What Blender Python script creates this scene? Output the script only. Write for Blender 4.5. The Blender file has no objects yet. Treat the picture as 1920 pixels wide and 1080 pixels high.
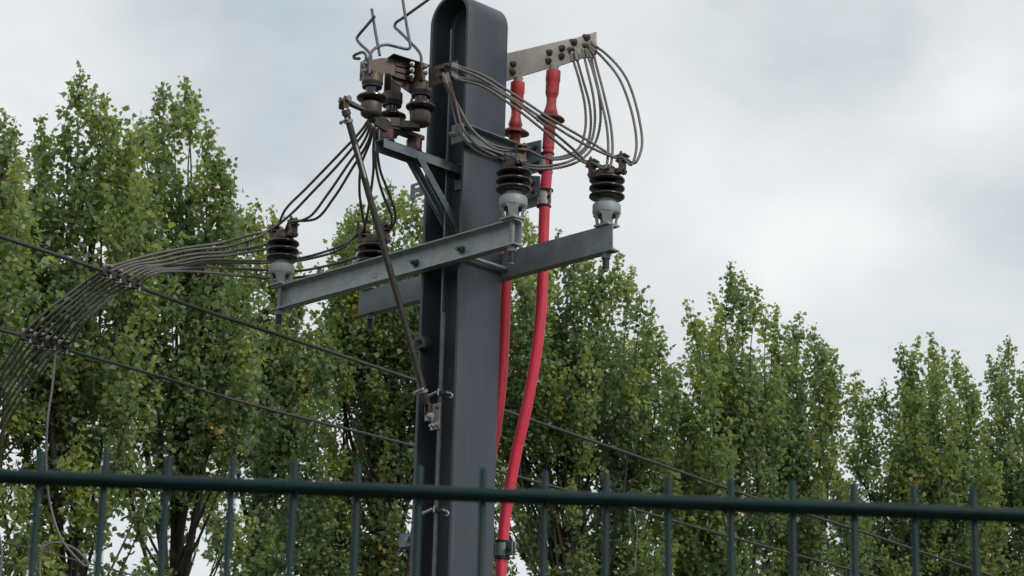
import bpy, math, random
import numpy as np
from mathutils import Vector as V, noise as mnoise

random.seed(7); rng = np.random.default_rng(7)
S = bpy.context.scene
COL = S.collection
PI = math.pi
R = math.radians

# ------------------------------------------------------------------ camera
FPX, PITCH, ROLL = 4200.0, R(16.5), R(1.5)          # focal length in pixels of a 1920 wide frame
_f = V((0, math.cos(PITCH), math.sin(PITCH)))
_u0 = V((0, -math.sin(PITCH), math.cos(PITCH))); _r0 = V((1, 0, 0))
_r = _r0*math.cos(ROLL) + _u0*math.sin(ROLL)
_u = -_r0*math.sin(ROLL) + _u0*math.cos(ROLL)
EYE = V((0, 0, 1.6))
cd = bpy.data.cameras.new('camera'); cam = bpy.data.objects.new('camera', cd); COL.objects.link(cam)
cam.location = EYE
from mathutils import Matrix
m3 = Matrix((_r, _u, -_f)).transposed()
cam.rotation_euler = m3.to_euler()
cd.sensor_width = 36; cd.lens = 36*FPX/1920; cd.clip_start = 0.05; cd.clip_end = 6000
cd.dof.use_dof = True; cd.dof.focus_distance = 10.6; cd.dof.aperture_fstop = 21
S.camera = cam

# ------------------------------------------------------------------ view, sky, sun
S.view_settings.view_transform = 'Standard'; S.view_settings.look = 'None'
S.view_settings.exposure = 0.2; S.view_settings.gamma = 1; S.view_settings.use_curve_mapping = False
SUN_EL, SUN_AZ = R(34), R(136)      # azimuth clockwise from +Y
wd = bpy.data.worlds.new('World'); S.world = wd; wd.use_nodes = True
nt = wd.node_tree; N = nt.nodes; Lk = nt.links; N.clear()
def nn(t, **k):
    n = N.new(t)
    for a, b in k.items(): setattr(n, a, b)
    return n
out = nn('ShaderNodeOutputWorld'); mix = nn('ShaderNodeMixShader')
bg1 = nn('ShaderNodeBackground'); bg2 = nn('ShaderNodeBackground')
sky = nn('ShaderNodeTexSky', sky_type='NISHITA', sun_disc=False)
sky.sun_elevation = SUN_EL; sky.sun_rotation = SUN_AZ
Lk.new(sky.outputs[0], bg1.inputs[0]); bg1.inputs[1].default_value = 0.12
tc = nn('ShaderNodeTexCoord')
def ray(x, y): return (_f + _r*((x-960)/FPX) + _u*((540-y)/FPX))
mp = nn('ShaderNodeMapping'); mp.inputs['Scale'].default_value = (5.5, 5.5, 9.0); mp.inputs['Location'].default_value = (3.1, 0.7, 1.9)
mp.inputs['Rotation'].default_value = (0, R(24), 0)
Lk.new(tc.outputs['Generated'], mp.inputs[0])
n1 = nn('ShaderNodeTexNoise'); n1.inputs['Scale'].default_value = 1.0; n1.inputs['Detail'].default_value = 7; n1.inputs['Roughness'].default_value = .5; n1.inputs['Distortion'].default_value = .5
Lk.new(mp.outputs[0], n1.inputs['Vector'])
def mth(op, a, b=None, c=None):
    n = nn('ShaderNodeMath', operation=op)
    for i, q in enumerate((a, b, c)):
        if q is None: continue
        if isinstance(q, (int, float)): n.inputs[i].default_value = q
        else: Lk.new(q, n.inputs[i])
    return n.outputs[0]
val = mth('MULTIPLY_ADD', n1.outputs[0], 0.62, -0.31)
n2 = nn('ShaderNodeTexNoise'); n2.inputs['Scale'].default_value = 2.7; n2.inputs['Detail'].default_value = 8; n2.inputs['Roughness'].default_value = .55; n2.inputs['Distortion'].default_value = .8
Lk.new(mp.outputs[0], n2.inputs['Vector'])
val = mth('ADD', val, mth('MULTIPLY_ADD', n2.outputs[0], 0.30, -0.15))
# cloud banks: places in the sky (directions) where the deck is thinner, brighter or darker
BANKS = [((110, 130), .17, .17), ((620, 60), .12, -.40), ((480, 260), .09, -.12), ((1150, 60), .08, .10), ((1560, 120), .075, -.15), ((1420, 130), .05, -.08),
         ((1850, 210), .05, .40), ((1520, 380), .09, .20), ((1860, 370), .045, -.36), ((1700, 560), .10, -.02), ((1500, 470), .06, .08), ((820, 250), .10, .02), ((1300, 240), .05, .06)]
for (px, py), rad, amp in BANKS:
    d = ray(px, py).normalized()
    dn = nn('ShaderNodeVectorMath', operation='DISTANCE'); 
    ds = nn('ShaderNodeVectorMath', operation='ADD')
    nd = nn('ShaderNodeTexNoise'); nd.inputs['Scale'].default_value = 9 + rad*20; nd.inputs['Detail'].default_value = 3
    Lk.new(tc.outputs['Generated'], nd.inputs['Vector'])
    sc_ = nn('ShaderNodeVectorMath', operation='MULTIPLY_ADD'); Lk.new(nd.outputs['Color'], sc_.inputs[0]); sc_.inputs[1].default_value = (rad*1.1,)*3; sc_.inputs[2].default_value = (-rad*.55,)*3
    Lk.new(tc.outputs['Generated'], ds.inputs[0]); Lk.new(sc_.outputs[0], ds.inputs[1])
    Lk.new(ds.outputs[0], dn.inputs[0]); dn.inputs[1].default_value = d
    mr = nn('ShaderNodeMapRange', interpolation_type='SMOOTHSTEP'); mr.inputs['From Min'].default_value = 0; mr.inputs['From Max'].default_value = rad*1.15
    mr.inputs['To Min'].default_value = amp; mr.inputs['To Max'].default_value = 0
    Lk.new(dn.outputs['Value'], mr.inputs['Value'])
    val = mth('ADD', val, mr.outputs[0])
val = mth('ADD', val, 0.60)
cr = nn('ShaderNodeValToRGB'); Lk.new(val, cr.inputs[0])
E_ = cr.color_ramp.elements
E_[0].position = 0.15; E_[0].color = (.40, .50, .57, 1)
E_[1].position = 1.0; E_[1].color = (.90, .905, .88, 1)
for p_, c_ in ((.38, (.56, .59, .61, 1)), (.58, (.67, .695, .705, 1)), (.78, (.77, .79, .785, 1))):
    e = E_.new(p_); e.color = c_
Lk.new(cr.outputs[0], bg2.inputs[0]); bg2.inputs[1].default_value = 1.0
mix.inputs[0].default_value = .93
Lk.new(bg1.outputs[0], mix.inputs[1]); Lk.new(bg2.outputs[0], mix.inputs[2]); Lk.new(mix.outputs[0], out.inputs[0])
sd = bpy.data.lights.new('sun', 'SUN'); sun = bpy.data.objects.new('sun', sd); COL.objects.link(sun)
sd.energy = 1.5; sd.angle = R(14); sd.color = (1, .96, .9)
sdir = V((math.sin(SUN_AZ)*math.cos(SUN_EL), math.cos(SUN_AZ)*math.cos(SUN_EL), math.sin(SUN_EL)))
sun.rotation_euler = sdir.to_track_quat('Z', 'Y').to_euler(); sun.location = (20, -10, 30)

# ------------------------------------------------------------------ placement helpers
def PY(px, py, Y):
    d = ray(px, py); return EYE + d*((Y-EYE.y)/d.y)
TH = R(45)
DU = V((math.cos(TH), -math.sin(TH), 0)); FV = V((math.sin(TH), math.cos(TH), 0))     # axes of the pole's section
W = .135
_c = PY(862, 540, 10.0)
ORG = _c - DU*W + FV*W; ORG.z = 0
def to_uvz(p): q = p-ORG; return V((q.dot(DU), q.dot(FV), q.z))
def to_w(l): return ORG + DU*l[0] + FV*l[1] + V((0, 0, l[2]))
def PL(px, py, v):                       # on the plane v = const of the pole frame
    d = ray(px, py); t = ((ORG+FV*v-EYE).dot(FV))/d.dot(FV); return to_uvz(EYE+d*t)
def PU(px, py, u):
    d = ray(px, py); t = ((ORG+DU*u-EYE).dot(DU))/d.dot(DU); return to_uvz(EYE+d*t)
def PYL(px, py, Y): return to_uvz(PY(px, py, Y))

# ------------------------------------------------------------------ mesh builder
class MB:
    def __init__(s): s.v = []; s.f = []
    def add(s, vs, fs):
        o = len(s.v); s.v += [tuple(a) for a in vs]; s.f += [tuple(i+o for i in f) for f in fs]; return s
    def box(s, a, b):
        x0, y0, z0 = a; x1, y1, z1 = b
        return s.add([(x0,y0,z0),(x1,y0,z0),(x1,y1,z0),(x0,y1,z0),(x0,y0,z1),(x1,y0,z1),(x1,y1,z1),(x0,y1,z1)],
                     [(3,2,1,0),(4,5,6,7),(0,1,5,4),(1,2,6,5),(2,3,7,6),(3,0,4,7)])
    def obox(s, c, ax, ay, az, h):
        c = V(c); ax = V(ax).normalized(); ay = V(ay); ay = (ay-ax*ay.dot(ax)).normalized(); az = ax.cross(ay) if az is None else V(az).normalized()
        vs = [c+ax*(i*h[0])+ay*(j*h[1])+az*(k*h[2]) for k in (-1,1) for i, j in ((-1,-1),(1,-1),(1,1),(-1,1))]
        return s.add(vs, [(3,2,1,0),(4,5,6,7),(0,1,5,4),(1,2,6,5),(2,3,7,6),(3,0,4,7)])
    def beam(s, a, b, w, h, side=(0,0,1)):
        a = V(a); b = V(b); d = b-a
        return s.obox((a+b)/2, d, side, None, (d.length/2, w/2, h/2))
    def cyl(s, a, b, r, r2=None, n=16, rot=0):
        a = V(a); b = V(b); r2 = r if r2 is None else r2
        return s.rev(a, b-a, [(0, r), (1, r2)], n, rot)
    def rev(s, a, d, prof, n=24, rot=0, norm=True):       # prof: (t along d, radius); caps added
        a = V(a); d = V(d); z = d.normalized(); x = z.orthogonal().normalized(); y = z.cross(x)
        vs = []; fs = []
        for t, r in prof:
            for k in range(n):
                an = 2*PI*k/n+rot; vs.append(a+d*t+x*(r*math.cos(an))+y*(r*math.sin(an)))
        for i in range(len(prof)-1):
            for k in range(n):
                k2 = (k+1) % n; fs.append((i*n+k, i*n+k2, (i+1)*n+k2, (i+1)*n+k))
        fs.append(tuple(range(n))[::-1]); fs.append(tuple((len(prof)-1)*n+k for k in range(n)))
        return s.add(vs, fs)
    def lathe(s, c, prof, n=32):                             # vertical axis, prof: (z, r)
        c = V(c); return s.rev(c, V((0,0,1)), prof, n)
    def hexb(s, p, d, r=.011, h=.009, sh=0.0, shr=None):     # hexagon head on a washer, optional shank
        p = V(p); d = V(d).normalized()
        s.cyl(p, p+d*.0025, r*1.25, n=18)
        s.cyl(p+d*.0025, p+d*(.0025+h), r, n=6)
        if sh: s.cyl(p+d*(.0025+h), p+d*(.0025+h+sh), shr or r*.55, n=12)
        return s
    def tube(s, pts, r, n=10, lob=0.0, twist=0.0, rend=None):
        pts = [V(p) for p in pts]; m = len(pts); vs = []; fs = []
        t = (pts[1]-pts[0]).normalized(); x = t.orthogonal().normalized(); L = 0
        for i, p in enumerate(pts):
            t2 = ((pts[min(i+1, m-1)]-pts[max(i-1, 0)])).normalized()
            x = (x - t2*x.dot(t2)).normalized(); y = t2.cross(x)
            if i: L += (p-pts[i-1]).length
            rr = r if rend is None else r+(rend-r)*i/(m-1)
            for k in range(n):
                an = 2*PI*k/n + twist*L; q = rr*(1-(lob if k % 2 else 0))
                vs.append(p+x*(q*math.cos(an))+y*(q*math.sin(an)))
        for i in range(m-1):
            for k in range(n):
                k2 = (k+1) % n; fs.append((i*n+k, i*n+k2, (i+1)*n+k2, (i+1)*n+k))
        fs.append(tuple(range(n))[::-1]); fs.append(tuple((m-1)*n+k for k in range(n)))
        return s.add(vs, fs)
    def prism(s, poly, off, ext):                            # poly: list of 3D points, extruded by ext
        vs = [V(p)+V(off) for p in poly]; ext = V(ext); n = len(vs)
        return s.add(vs+[v+ext for v in vs], [tuple(range(n))[::-1], tuple(range(n, 2*n))]+[(i, (i+1) % n, n+(i+1) % n, n+i) for i in range(n)])

def smooth(pts, step=.02, closed=False):                    # centripetal-like Catmull-Rom, resampled
    P = [V(p) for p in pts]; P = [P[0]*2-P[1]]+P+[P[-1]*2-P[-2]]; out_ = []
    for i in range(1, len(P)-2):
        a, b, c, d = P[i-1:i+3]
        ta, tb, tc_ = max((b-a).length, 1e-5)**.5, max((c-b).length, 1e-5)**.5, max((d-c).length, 1e-5)**.5
        m1 = ((b-a)/ta - (c-a)/(ta+tb) + (c-b)/tb)*tb
        m2 = ((c-b)/tb - (d-b)/(tb+tc_) + (d-c)/tc_)*tb
        k = max(2, int((c-b).length/step))
        for j in range(k):
            t = j/k; t2 = t*t; t3 = t2*t
            out_.append(b*(2*t3-3*t2+1)+m1*(t3-2*t2+t)+c*(-2*t3+3*t2)+m2*(t3-t2))
    out_.append(P[-2]); return out_

# ------------------------------------------------------------------ object helpers
ROT = -TH
BASE = {}      # root name -> (local origin, frame)
def thing(name, label, cat, at, frame='pole', group=None):
    o = bpy.data.objects.new(name, None); COL.objects.link(o); o.empty_display_size = .1
    _root(o, at, frame); tag(o, label, cat, group); return o
def _root(o, at, frame):
    at = V(at); BASE[o.name] = (at, frame)
    if frame == 'pole': o.location = to_w(at); o.rotation_euler = (0, 0, ROT)
    else: o.location = at
def tag(o, label=None, cat=None, group=None, kind=None):
    if label: o['label'] = label
    if cat: o['category'] = cat
    if group: o['group'] = group
    if kind: o['kind'] = kind
    return o
def mk(name, mb, m, parent=None, at=None, frame='pole', bevel=0, sharp=35, kind=None, label=None):
    if parent is not None:
        r_ = parent
        while r_.parent: r_ = r_.parent
        at_, frame = BASE[r_.name]
    else: at_ = V(at)
    me = bpy.data.meshes.new(name)
    me.from_pydata([tuple(V(p)-at_) for p in mb.v], [], mb.f); me.validate(); me.update()
    me.shade_smooth(); me.set_sharp_from_angle(angle=R(sharp))
    me.materials.append(m)
    o = bpy.data.objects.new(name, me); COL.objects.link(o)
    if parent is not None: o.parent = parent
    else: _root(o, at_, frame)
    if bevel:
        b = o.modifiers.new('bevel', 'BEVEL'); b.width = bevel; b.segments = 2; b.limit_method = 'ANGLE'; b.angle_limit = R(40); b.harden_normals = False
    if kind: o['kind'] = kind
    if label: o['label'] = label
    return o

# ------------------------------------------------------------------ materials
def mat(name, col, rough=.5, metal=0.0, var=.15, vs=6.0, bump=.0, bs=80.0, stain=None, stain_amt=.5, ss=12.0, rvar=.12, spec=.5, coat=0, streak=0):
    m = bpy.data.materials.new(name); m.use_nodes = True; t = m.node_tree; ns = t.nodes; b = ns['Principled BSDF']
    def n_(k): return ns.new(k)
    tc_ = n_('ShaderNodeTexCoord')
    no = n_('ShaderNodeTexNoise'); no.inputs['Scale'].default_value = vs; no.inputs['Detail'].default_value = 6; no.inputs['Roughness'].default_value = .6
    t.links.new(tc_.outputs['Object'], no.inputs['Vector'])
    r_ = n_('ShaderNodeValToRGB'); c = r_.color_ramp
    c.elements[0].position = .3; c.elements[1].position = .7
    c.elements[0].color = [x*(1-var) for x in col]+[1]; c.elements[1].color = [min(1, x*(1+var)) for x in col]+[1]
    t.links.new(no.outputs[0], r_.inputs[0]); last = r_.outputs[0]
    if stain:
        s2 = n_('ShaderNodeTexNoise'); s2.inputs['Scale'].default_value = ss; s2.inputs['Detail'].default_value = 8; s2.inputs['Roughness'].default_value = .7
        if streak:
            mpp = n_('ShaderNodeMapping'); mpp.inputs['Scale'].default_value = (1, 1, streak); t.links.new(tc_.outputs['Object'], mpp.inputs[0]); t.links.new(mpp.outputs[0], s2.inputs['Vector'])
        else: t.links.new(tc_.outputs['Object'], s2.inputs['Vector'])
        mr_ = n_('ShaderNodeMapRange'); mr_.inputs['From Min'].default_value = .48; mr_.inputs['From Max'].default_value = .68; mr_.inputs['To Max'].default_value = stain_amt
        t.links.new(s2.outputs[0], mr_.inputs[0])
        mx = n_('ShaderNodeMix'); mx.data_type = 'RGBA'; t.links.new(mr_.outputs[0], mx.inputs[0]); t.links.new(last, mx.inputs[6]); mx.inputs[7].default_value = list(stain)+[1]
        last = mx.outputs[2]
    t.links.new(last, b.inputs['Base Color'])
    rr = n_('ShaderNodeMapRange'); rr.inputs['To Min'].default_value = max(.05, rough-rvar); rr.inputs['To Max'].default_value = min(1, rough+rvar)
    t.links.new(no.outputs[0], rr.inputs[0]); t.links.new(rr.outputs[0], b.inputs['Roughness'])
    b.inputs['Metallic'].default_value = metal; b.inputs['Specular IOR Level'].default_value = spec
    if coat: b.inputs['Coat Weight'].default_value = coat; b.inputs['Coat Roughness'].default_value = .15
    if bump:
        bn = n_('ShaderNodeTexNoise'); bn.inputs['Scale'].default_value = bs; bn.inputs['Detail'].default_value = 4
        t.links.new(tc_.outputs['Object'], bn.inputs['Vector'])
        bp = n_('ShaderNodeBump'); bp.inputs['Strength'].default_value = bump; bp.inputs['Distance'].default_value = .004
        t.links.new(bn.outputs[0], bp.inputs['Height']); t.links.new(bp.outputs[0], b.inputs['Normal'])
    return m
M = {}
M['paint'] = mat('anthracite_paint', (.040, .050, .066), .42, 0, .08, 3.0, .06, 260, stain=(.065, .073, .085), stain_amt=.45, ss=26, spec=.38, streak=.08)
M['galv'] = mat('galvanised_steel', (.27, .295, .31), .5, .4, .18, 14, .25, 120, stain=(.36, .39, .40), stain_amt=.7, ss=26)
M['galv_dull'] = mat('dull_galvanised_steel', (.185, .205, .225), .6, .3, .2, 12, .2, 120, stain=(.28, .30, .33), stain_amt=.5, ss=16)
M['zinc'] = mat('zinc_bracket', (.14, .17, .19), .55, .25, .2, 16, .2, 120, stain=(.22, .25, .27), stain_amt=.5, ss=22)
M['cast'] = mat('galvanised_casting', (.27, .30, .315), .6, .25, .12, 30, .2, 150, stain=(.25, .27, .26), stain_amt=.6, ss=40)
M['porc'] = mat('dark_brown_glazed_porcelain', (.012, .007, .008), .3, 0, .3, 10, 0, 50, rvar=.08, coat=.2)
M['porc_red'] = mat('dark_maroon_glaze', (.030, .009, .013), .2, 0, .3, 10, 0, 50, rvar=.08, coat=.5)
M['blue'] = mat('blue_seal', (.018, .028, .045), .5, 0, .2, 20)
M['resin'] = mat('maroon_resin', (.06, .016, .020), .38, 0, .25, 20, .1, 60)
M['brown'] = mat('browned_bronze', (.075, .052, .042), .55, .3, .3, 30, .3, 140, stain=(.12, .07, .05), stain_amt=.7, ss=45)
M['dark'] = mat('dark_bronze_casting', (.045, .038, .034), .55, .3, .3, 30, .3, 140)
M['brass'] = mat('weathered_brass_cap', (.085, .068, .050), .5, .35, .25, 25, .25, 120, stain=(.06, .055, .05), stain_amt=.8, ss=35)
M['copper'] = mat('oxidised_copper', (.075, .045, .036), .5, .3, .3, 25, .2, 120, stain=(.07, .05, .045), stain_amt=.8, ss=30)
M['steel'] = mat('stainless_bolt', (.36, .355, .345), .32, .8, .2, 40)
M['rust'] = mat('browned_bolt', (.085, .065, .058), .5, .3, .3, 50, .2, 150)
M['green_bolt'] = mat('green_coated_bolt', (.02, .075, .055), .4, .2, .3, 60, stain=(.3, .34, .32), stain_amt=.5, ss=70)
M['rubber'] = mat('black_rubber', (.012, .012, .013), .6, 0, .2, 20)
M['term'] = mat('red_heat_shrink', (.46, .050, .050), .45, 0, .15, 12, .25, 60, stain=(.2, .03, .03), stain_amt=.4, ss=20)
M['shed'] = mat('red_rain_shed', (.13, .022, .018), .5, 0, .15, 12)
M['cable'] = mat('red_cable_sheath', (.62, .026, .060), .5, 0, .12, 7, .2, 40, stain=(.40, .045, .065), stain_amt=.6, ss=16, streak=.3)
M['tin'] = mat('tinned_busbar', (.62, .575, .50), .5, .05, .10, 12, .15, 60, stain=(.48, .44, .38), stain_amt=.5, ss=18)
M['lug'] = mat('tinned_lug', (.22, .21, .20), .5, .3, .15, 40)
M['alu'] = mat('aluminium_clamp', (.33, .32, .31), .45, .4, .12, 20, .1, 80)
M['strand'] = mat('weathered_conductor', (.150, .138, .134), .6, .35, .25, 20)
M['strand_dark'] = mat('dark_weathered_conductor', (.135, .130, .122), .6, .3, .25, 20)
M['strand_grey'] = mat('grey_jumper', (.14, .135, .135), .55, .35, .15, 20)
M['rod'] = mat('dark_operating_rod', (.038, .036, .031), .6, .2, .3, 25, .2, 100, stain=(.08, .08, .07), stain_amt=.6, ss=60)
M['tuber'] = mat('galvanised_tube', (.11, .115, .12), .5, .3, .25, 35, .1, 100)
M['sticker'] = mat('pale_sticker', (.42, .42, .38), .6, 0, .1, 40)
M['fence'] = mat('green_powder_coat', (.0035, .0200, .0220), .5, 0, .2, 30, .1, 200, spec=.22)
M['ground'] = mat('grass_ground', (.05, .065, .03), .9, 0, .4, .3)
M['sheet'] = mat('grey_cover_sheet', (.30, .31, .32), .5, .2, .1, 12)
M['bark'] = mat('poplar_bark', (.030, .027, .023), .9, 0, .35, 5, .5, 20)

def leaf_mat():
    m = bpy.data.materials.new('poplar_leaf'); m.use_nodes = True; t = m.node_tree; ns = t.nodes; lk = t.links
    b = ns['Principled BSDF']; o = ns['Material Output']
    a = ns.new('ShaderNodeAttribute'); a.attribute_name = 'tone'
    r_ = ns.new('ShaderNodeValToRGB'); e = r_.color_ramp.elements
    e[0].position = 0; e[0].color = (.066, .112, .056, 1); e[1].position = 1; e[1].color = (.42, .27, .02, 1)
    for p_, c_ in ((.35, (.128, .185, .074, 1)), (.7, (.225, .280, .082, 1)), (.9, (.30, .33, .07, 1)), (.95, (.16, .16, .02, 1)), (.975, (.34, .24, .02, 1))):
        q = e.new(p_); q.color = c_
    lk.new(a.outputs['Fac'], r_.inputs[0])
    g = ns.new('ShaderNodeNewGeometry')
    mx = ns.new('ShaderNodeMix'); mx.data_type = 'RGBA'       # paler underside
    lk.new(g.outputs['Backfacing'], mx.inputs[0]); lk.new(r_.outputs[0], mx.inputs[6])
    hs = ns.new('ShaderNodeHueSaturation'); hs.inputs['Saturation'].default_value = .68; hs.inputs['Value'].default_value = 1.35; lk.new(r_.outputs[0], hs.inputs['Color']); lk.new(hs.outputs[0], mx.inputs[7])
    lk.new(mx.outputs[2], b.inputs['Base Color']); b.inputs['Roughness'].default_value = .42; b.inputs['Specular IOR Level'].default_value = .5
    tr = ns.new('ShaderNodeBsdfTranslucent'); h2 = ns.new('ShaderNodeHueSaturation'); h2.inputs['Value'].default_value = 2.1; h2.inputs['Saturation'].default_value = 1.15
    h2.inputs['Hue'].default_value = .497
    lk.new(r_.outputs[0], h2.inputs['Color']); lk.new(h2.outputs[0], tr.inputs[0])
    ms = ns.new('ShaderNodeMixShader'); ms.inputs[0].default_value = .48
    lk.new(b.outputs[0], ms.inputs[1]); lk.new(tr.outputs[0], ms.inputs[2]); lk.new(ms.outputs[0], o.inputs[0])
    return m
M['leaf'] = leaf_mat()

# ------------------------------------------------------------------ ground
g = MB(); n_ = 24
g.add([(600*math.sin(2*PI*k/n_)*4, 600*math.cos(2*PI*k/n_)*4, 0) for k in range(n_)], [tuple(range(n_))[::-1]])
tag(mk('ground', g, M['ground'], at=(0, 0, 0), frame='world'), kind='structure')

# ------------------------------------------------------------------ trees
TREES = [   # first px, last px, Y, trunk px, spires, label
 (-230, 60, 35.0, -70, [(-190,260),(-150,190),(-105,230),(-60,200),(-20,250),(8,196),(32,218)], 'leafy poplar cut off by the left edge of the photo'),
 (60, 258, 36.5, 150, [(76,208),(98,240),(128,205),(150,116),(176,152),(197,170),(226,215),(246,235)], 'tall poplar at the left with the highest pointed spire of the row'),
 (256, 440, 38.5, 340, [(262,212),(284,205),(303,148),(322,180),(345,135),(368,168),(392,220),(410,265),(424,300),(432,365)], 'full poplar with twin spires, just right of the highest one, above the left insulators'),
 (438, 600, 43.5, 490, [(452,392),(468,385),(484,370),(508,384),(528,420),(545,470),(575,525)], 'low poplar top showing behind the left end of the front crossarm'),
 (600, 870, 44.5, 735, [(622,480),(640,410),(656,384),(676,372),(700,362),(733,332),(757,350),(780,345),(805,360),(830,375),(855,400)], 'poplar standing behind the switch rod and the left side of the pole'),
 (880, 1250, 46.5, 1080, [(900,420),(940,405),(985,392),(1003,430),(1046,423),(1074,432),(1105,462),(1135,472),(1163,468),(1186,490),(1207,535),(1226,575),(1240,605)], 'broad round-shouldered poplar behind the red cables, right of the pole'),
 (1250, 1440, 48.5, 1370, [(1288,560),(1308,588),(1335,600),(1352,560),(1373,480),(1394,505),(1421,535),(1436,560)], 'poplar with one sharp tall spire right of the pole'),
 (1440, 1590, 50.5, 1490, [(1456,565),(1476,600),(1500,580),(1522,603),(1545,628),(1564,645),(1578,690)], 'poplar with a rounded stepped top, left of the deep sky gap at right'),
 (1590, 1835, 53.5, 1720, [(1604,688),(1628,720),(1655,705),(1688,638),(1705,655),(1722,624),(1746,616),(1768,645),(1790,650),(1812,680),(1828,715)], 'wide poplar with twin blunt tops near the right edge'),
 (1835, 2120, 56.0, 1950, [(1852,658),(1872,700),(1892,628),(1915,690),(1945,650),(1990,600),(2040,640),(2090,620)], 'poplar at the far right edge with a thin detached-looking spire'),
]
VAL = [(-260,330),(-60,300),(20,262),(100,300),(150,250),(215,262),(262,260),(330,225),(400,300),(425,370),(445,425),(480,435),(520,440),(545,505),(575,545),(600,540),(640,460),(690,425),(740,400),(800,400),(860,430),(990,450),(1060,470),(1140,505),(1200,570),(1235,640),(1255,700),(1290,640),(1330,640),(1375,560),(1440,610),(1500,630),(1560,690),(1575,730),(1595,800),(1620,760),(1680,710),(1740,680),(1800,730),(1840,790),(1870,730),(1910,720),(2150,690)]
def valley(x):
    return float(np.interp(x, [a for a, _ in VAL], [b for _, b in VAL]))
def sal(o_mesh, name, arr):
    at_ = o_mesh.attributes.new(name, 'FLOAT', 'POINT'); at_.data.foreach_set('value', arr.astype(np.float32))
for ti, (x0, x1, Yt, tpx, spires, label) in enumerate(TREES):
    tx = PY(tpx, 900, Yt).x
    root = thing('poplar_tree', label, 'tree', (tx, Yt, 0), 'world', 'row of poplars behind the pole')
    tips = []
    for (px, py) in spires: tips.append((PY(px, py+4, Yt+random.uniform(-.8, .8)), 1))
    nfill = int((x1-x0)/34*(Yt/42))
    for k in range(nfill):
        px = random.uniform(x0-25, x1+25); Y = Yt+random.uniform(-2.2, 2.6)
        tips.append((PY(px, valley(px)+random.uniform(0, 110), Y), 0))
    nlat = int((x1-x0)*.20)
    for k in range(nlat):
        px = random.uniform(x0-55, x1+55); py = random.uniform(valley(px)+90, 1130); tips.append((PY(px, py, Yt+random.uniform(-2.1, 2.3)), 2))
    tips.sort(key=lambda t: -t[0].z)
    ztop = tips[0][0].z
    tp = smooth([(tx, Yt, 0), (tx+.1, Yt, ztop*.3), (tx-.05, Yt+.1, ztop*.55), tuple(tips[0][0]*.25+V((tx, Yt, ztop*.8))*.75)], .5)
    mk('trunk', MB().tube(tp, .21, 10, rend=.045), M['bark'], root)
    LP, LD, LT, LS = [], [], [], []
    TW = MB()
    for tip, vis in tips:
        L = min(tip.z-4.5, random.uniform(6.0, 8.5))
        side = V((tip.x-tx, tip.y-Yt, 0))
        z0 = max(2.8, tip.z-L-1.0); base = V((tx, Yt, z0))+side*.05
        mid = V((tx, Yt, 0))+side*random.uniform(.5, .8)+V((random.uniform(-.35, .35), random.uniform(-.3, .3), 0)); mid.z = z0+(tip.z-z0)*.45
        up = tip-V((side.x*.10+random.uniform(-.22, .22), side.y*.06, 1.7))
        pts = smooth([base, mid, up, tip-V((0, 0, .03))], .25)
        if vis == 2:
            hd = side.length; z0 = max(2.5, tip.z-hd*random.uniform(.8, 1.5)-.8)
            pts = smooth([(tx, Yt, z0), V((tx, Yt, z0))+side*.4+V((0, 0, (tip.z-z0)*.30)), V((tx, Yt, z0))+side*.8+V((0, 0, (tip.z-z0)*.72)), tip], .2)
        mk('limb', MB().tube(pts, (.045, .055, .035)[vis], 6, rend=.004), M['bark'], root)
        P = np.array([tuple(p) for p in pts]); seg = np.linalg.norm(np.diff(P, axis=0), axis=1); s = np.concatenate([[0], np.cumsum(seg)]); tot = s[-1]
        Lf = min(tot*.97, 5.6 if vis < 2 else 2.8)
        ph1, ph2 = rng.uniform(0, 6.28, 2)
        tonebase = rng.normal(0, .10)
        d = .02
        while d < Lf:
            d += rng.uniform(.5, 1.5)*(.045 if d < 1.0 else .075 if d < 4 else .085)
            bp = np.array([np.interp(tot-d, s, P[:, j]) for j in range(3)])
            if d > .9 and mnoise.noise(V(tuple(bp*.85))+V((ti*7.3, 0, 0)))*.8+mnoise.noise(V(tuple(bp*2.1)))*.4+mnoise.noise(V(tuple(bp*.42))+V((0, ti*5.1, 3)))*.45 < ((-.28 if d < 3 else -.12) if vis < 2 else -.03): continue
            az = rng.uniform(0, 2*PI); el = rng.uniform(.55, 1.2) if d > .4 else 1.3
            env = min(.05+.36*d, .98+.22*math.sin(d*1.9+ph2)+.06*max(0, d-3))
            ln = max(.05, env)*rng.uniform(.35, 1.12)/max(.45, math.cos(el)*1.15)*(.85 if d > .4 else .3)
            ln = min(ln, 1.6)
            dr = np.array([math.cos(az)*math.cos(el), math.sin(az)*math.cos(el), math.sin(el)])
            if bp[2]+dr[2]*ln > tip.z+.05: ln = max(.04, (tip.z+.05-bp[2])/dr[2])
            n = max(4, int(ln*26+3))
            t = rng.uniform(.10, 1.03, n)[:, None]
            pos = bp + dr*ln*t + rng.normal(0, .045+.035*min(d, 2)/2, (n, 3)); pos[:, 2] -= .06*(t[:, 0]**2)*ln
            LP.append(pos); LD.append(np.repeat(dr[None], n, 0))
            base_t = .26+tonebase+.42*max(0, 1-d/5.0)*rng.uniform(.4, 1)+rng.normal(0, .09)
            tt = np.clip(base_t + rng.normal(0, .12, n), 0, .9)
            if rng.uniform() < .006: tt = np.clip(rng.uniform(.93, 1.0, n), 0, 1)
            tt = np.where(rng.uniform(0, 1, n) < .004, .97, tt)
            LT.append(tt); LS.append(np.full(n, 1.0 if d > .5 else .8))
            if rng.uniform() < .3 and ln > .3:
                TW.tube([tuple(bp), tuple(bp+dr*ln*.5), tuple(bp+dr*ln*.95-np.array([0, 0, .07*ln]))], .008, 3, rend=.003)
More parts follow.
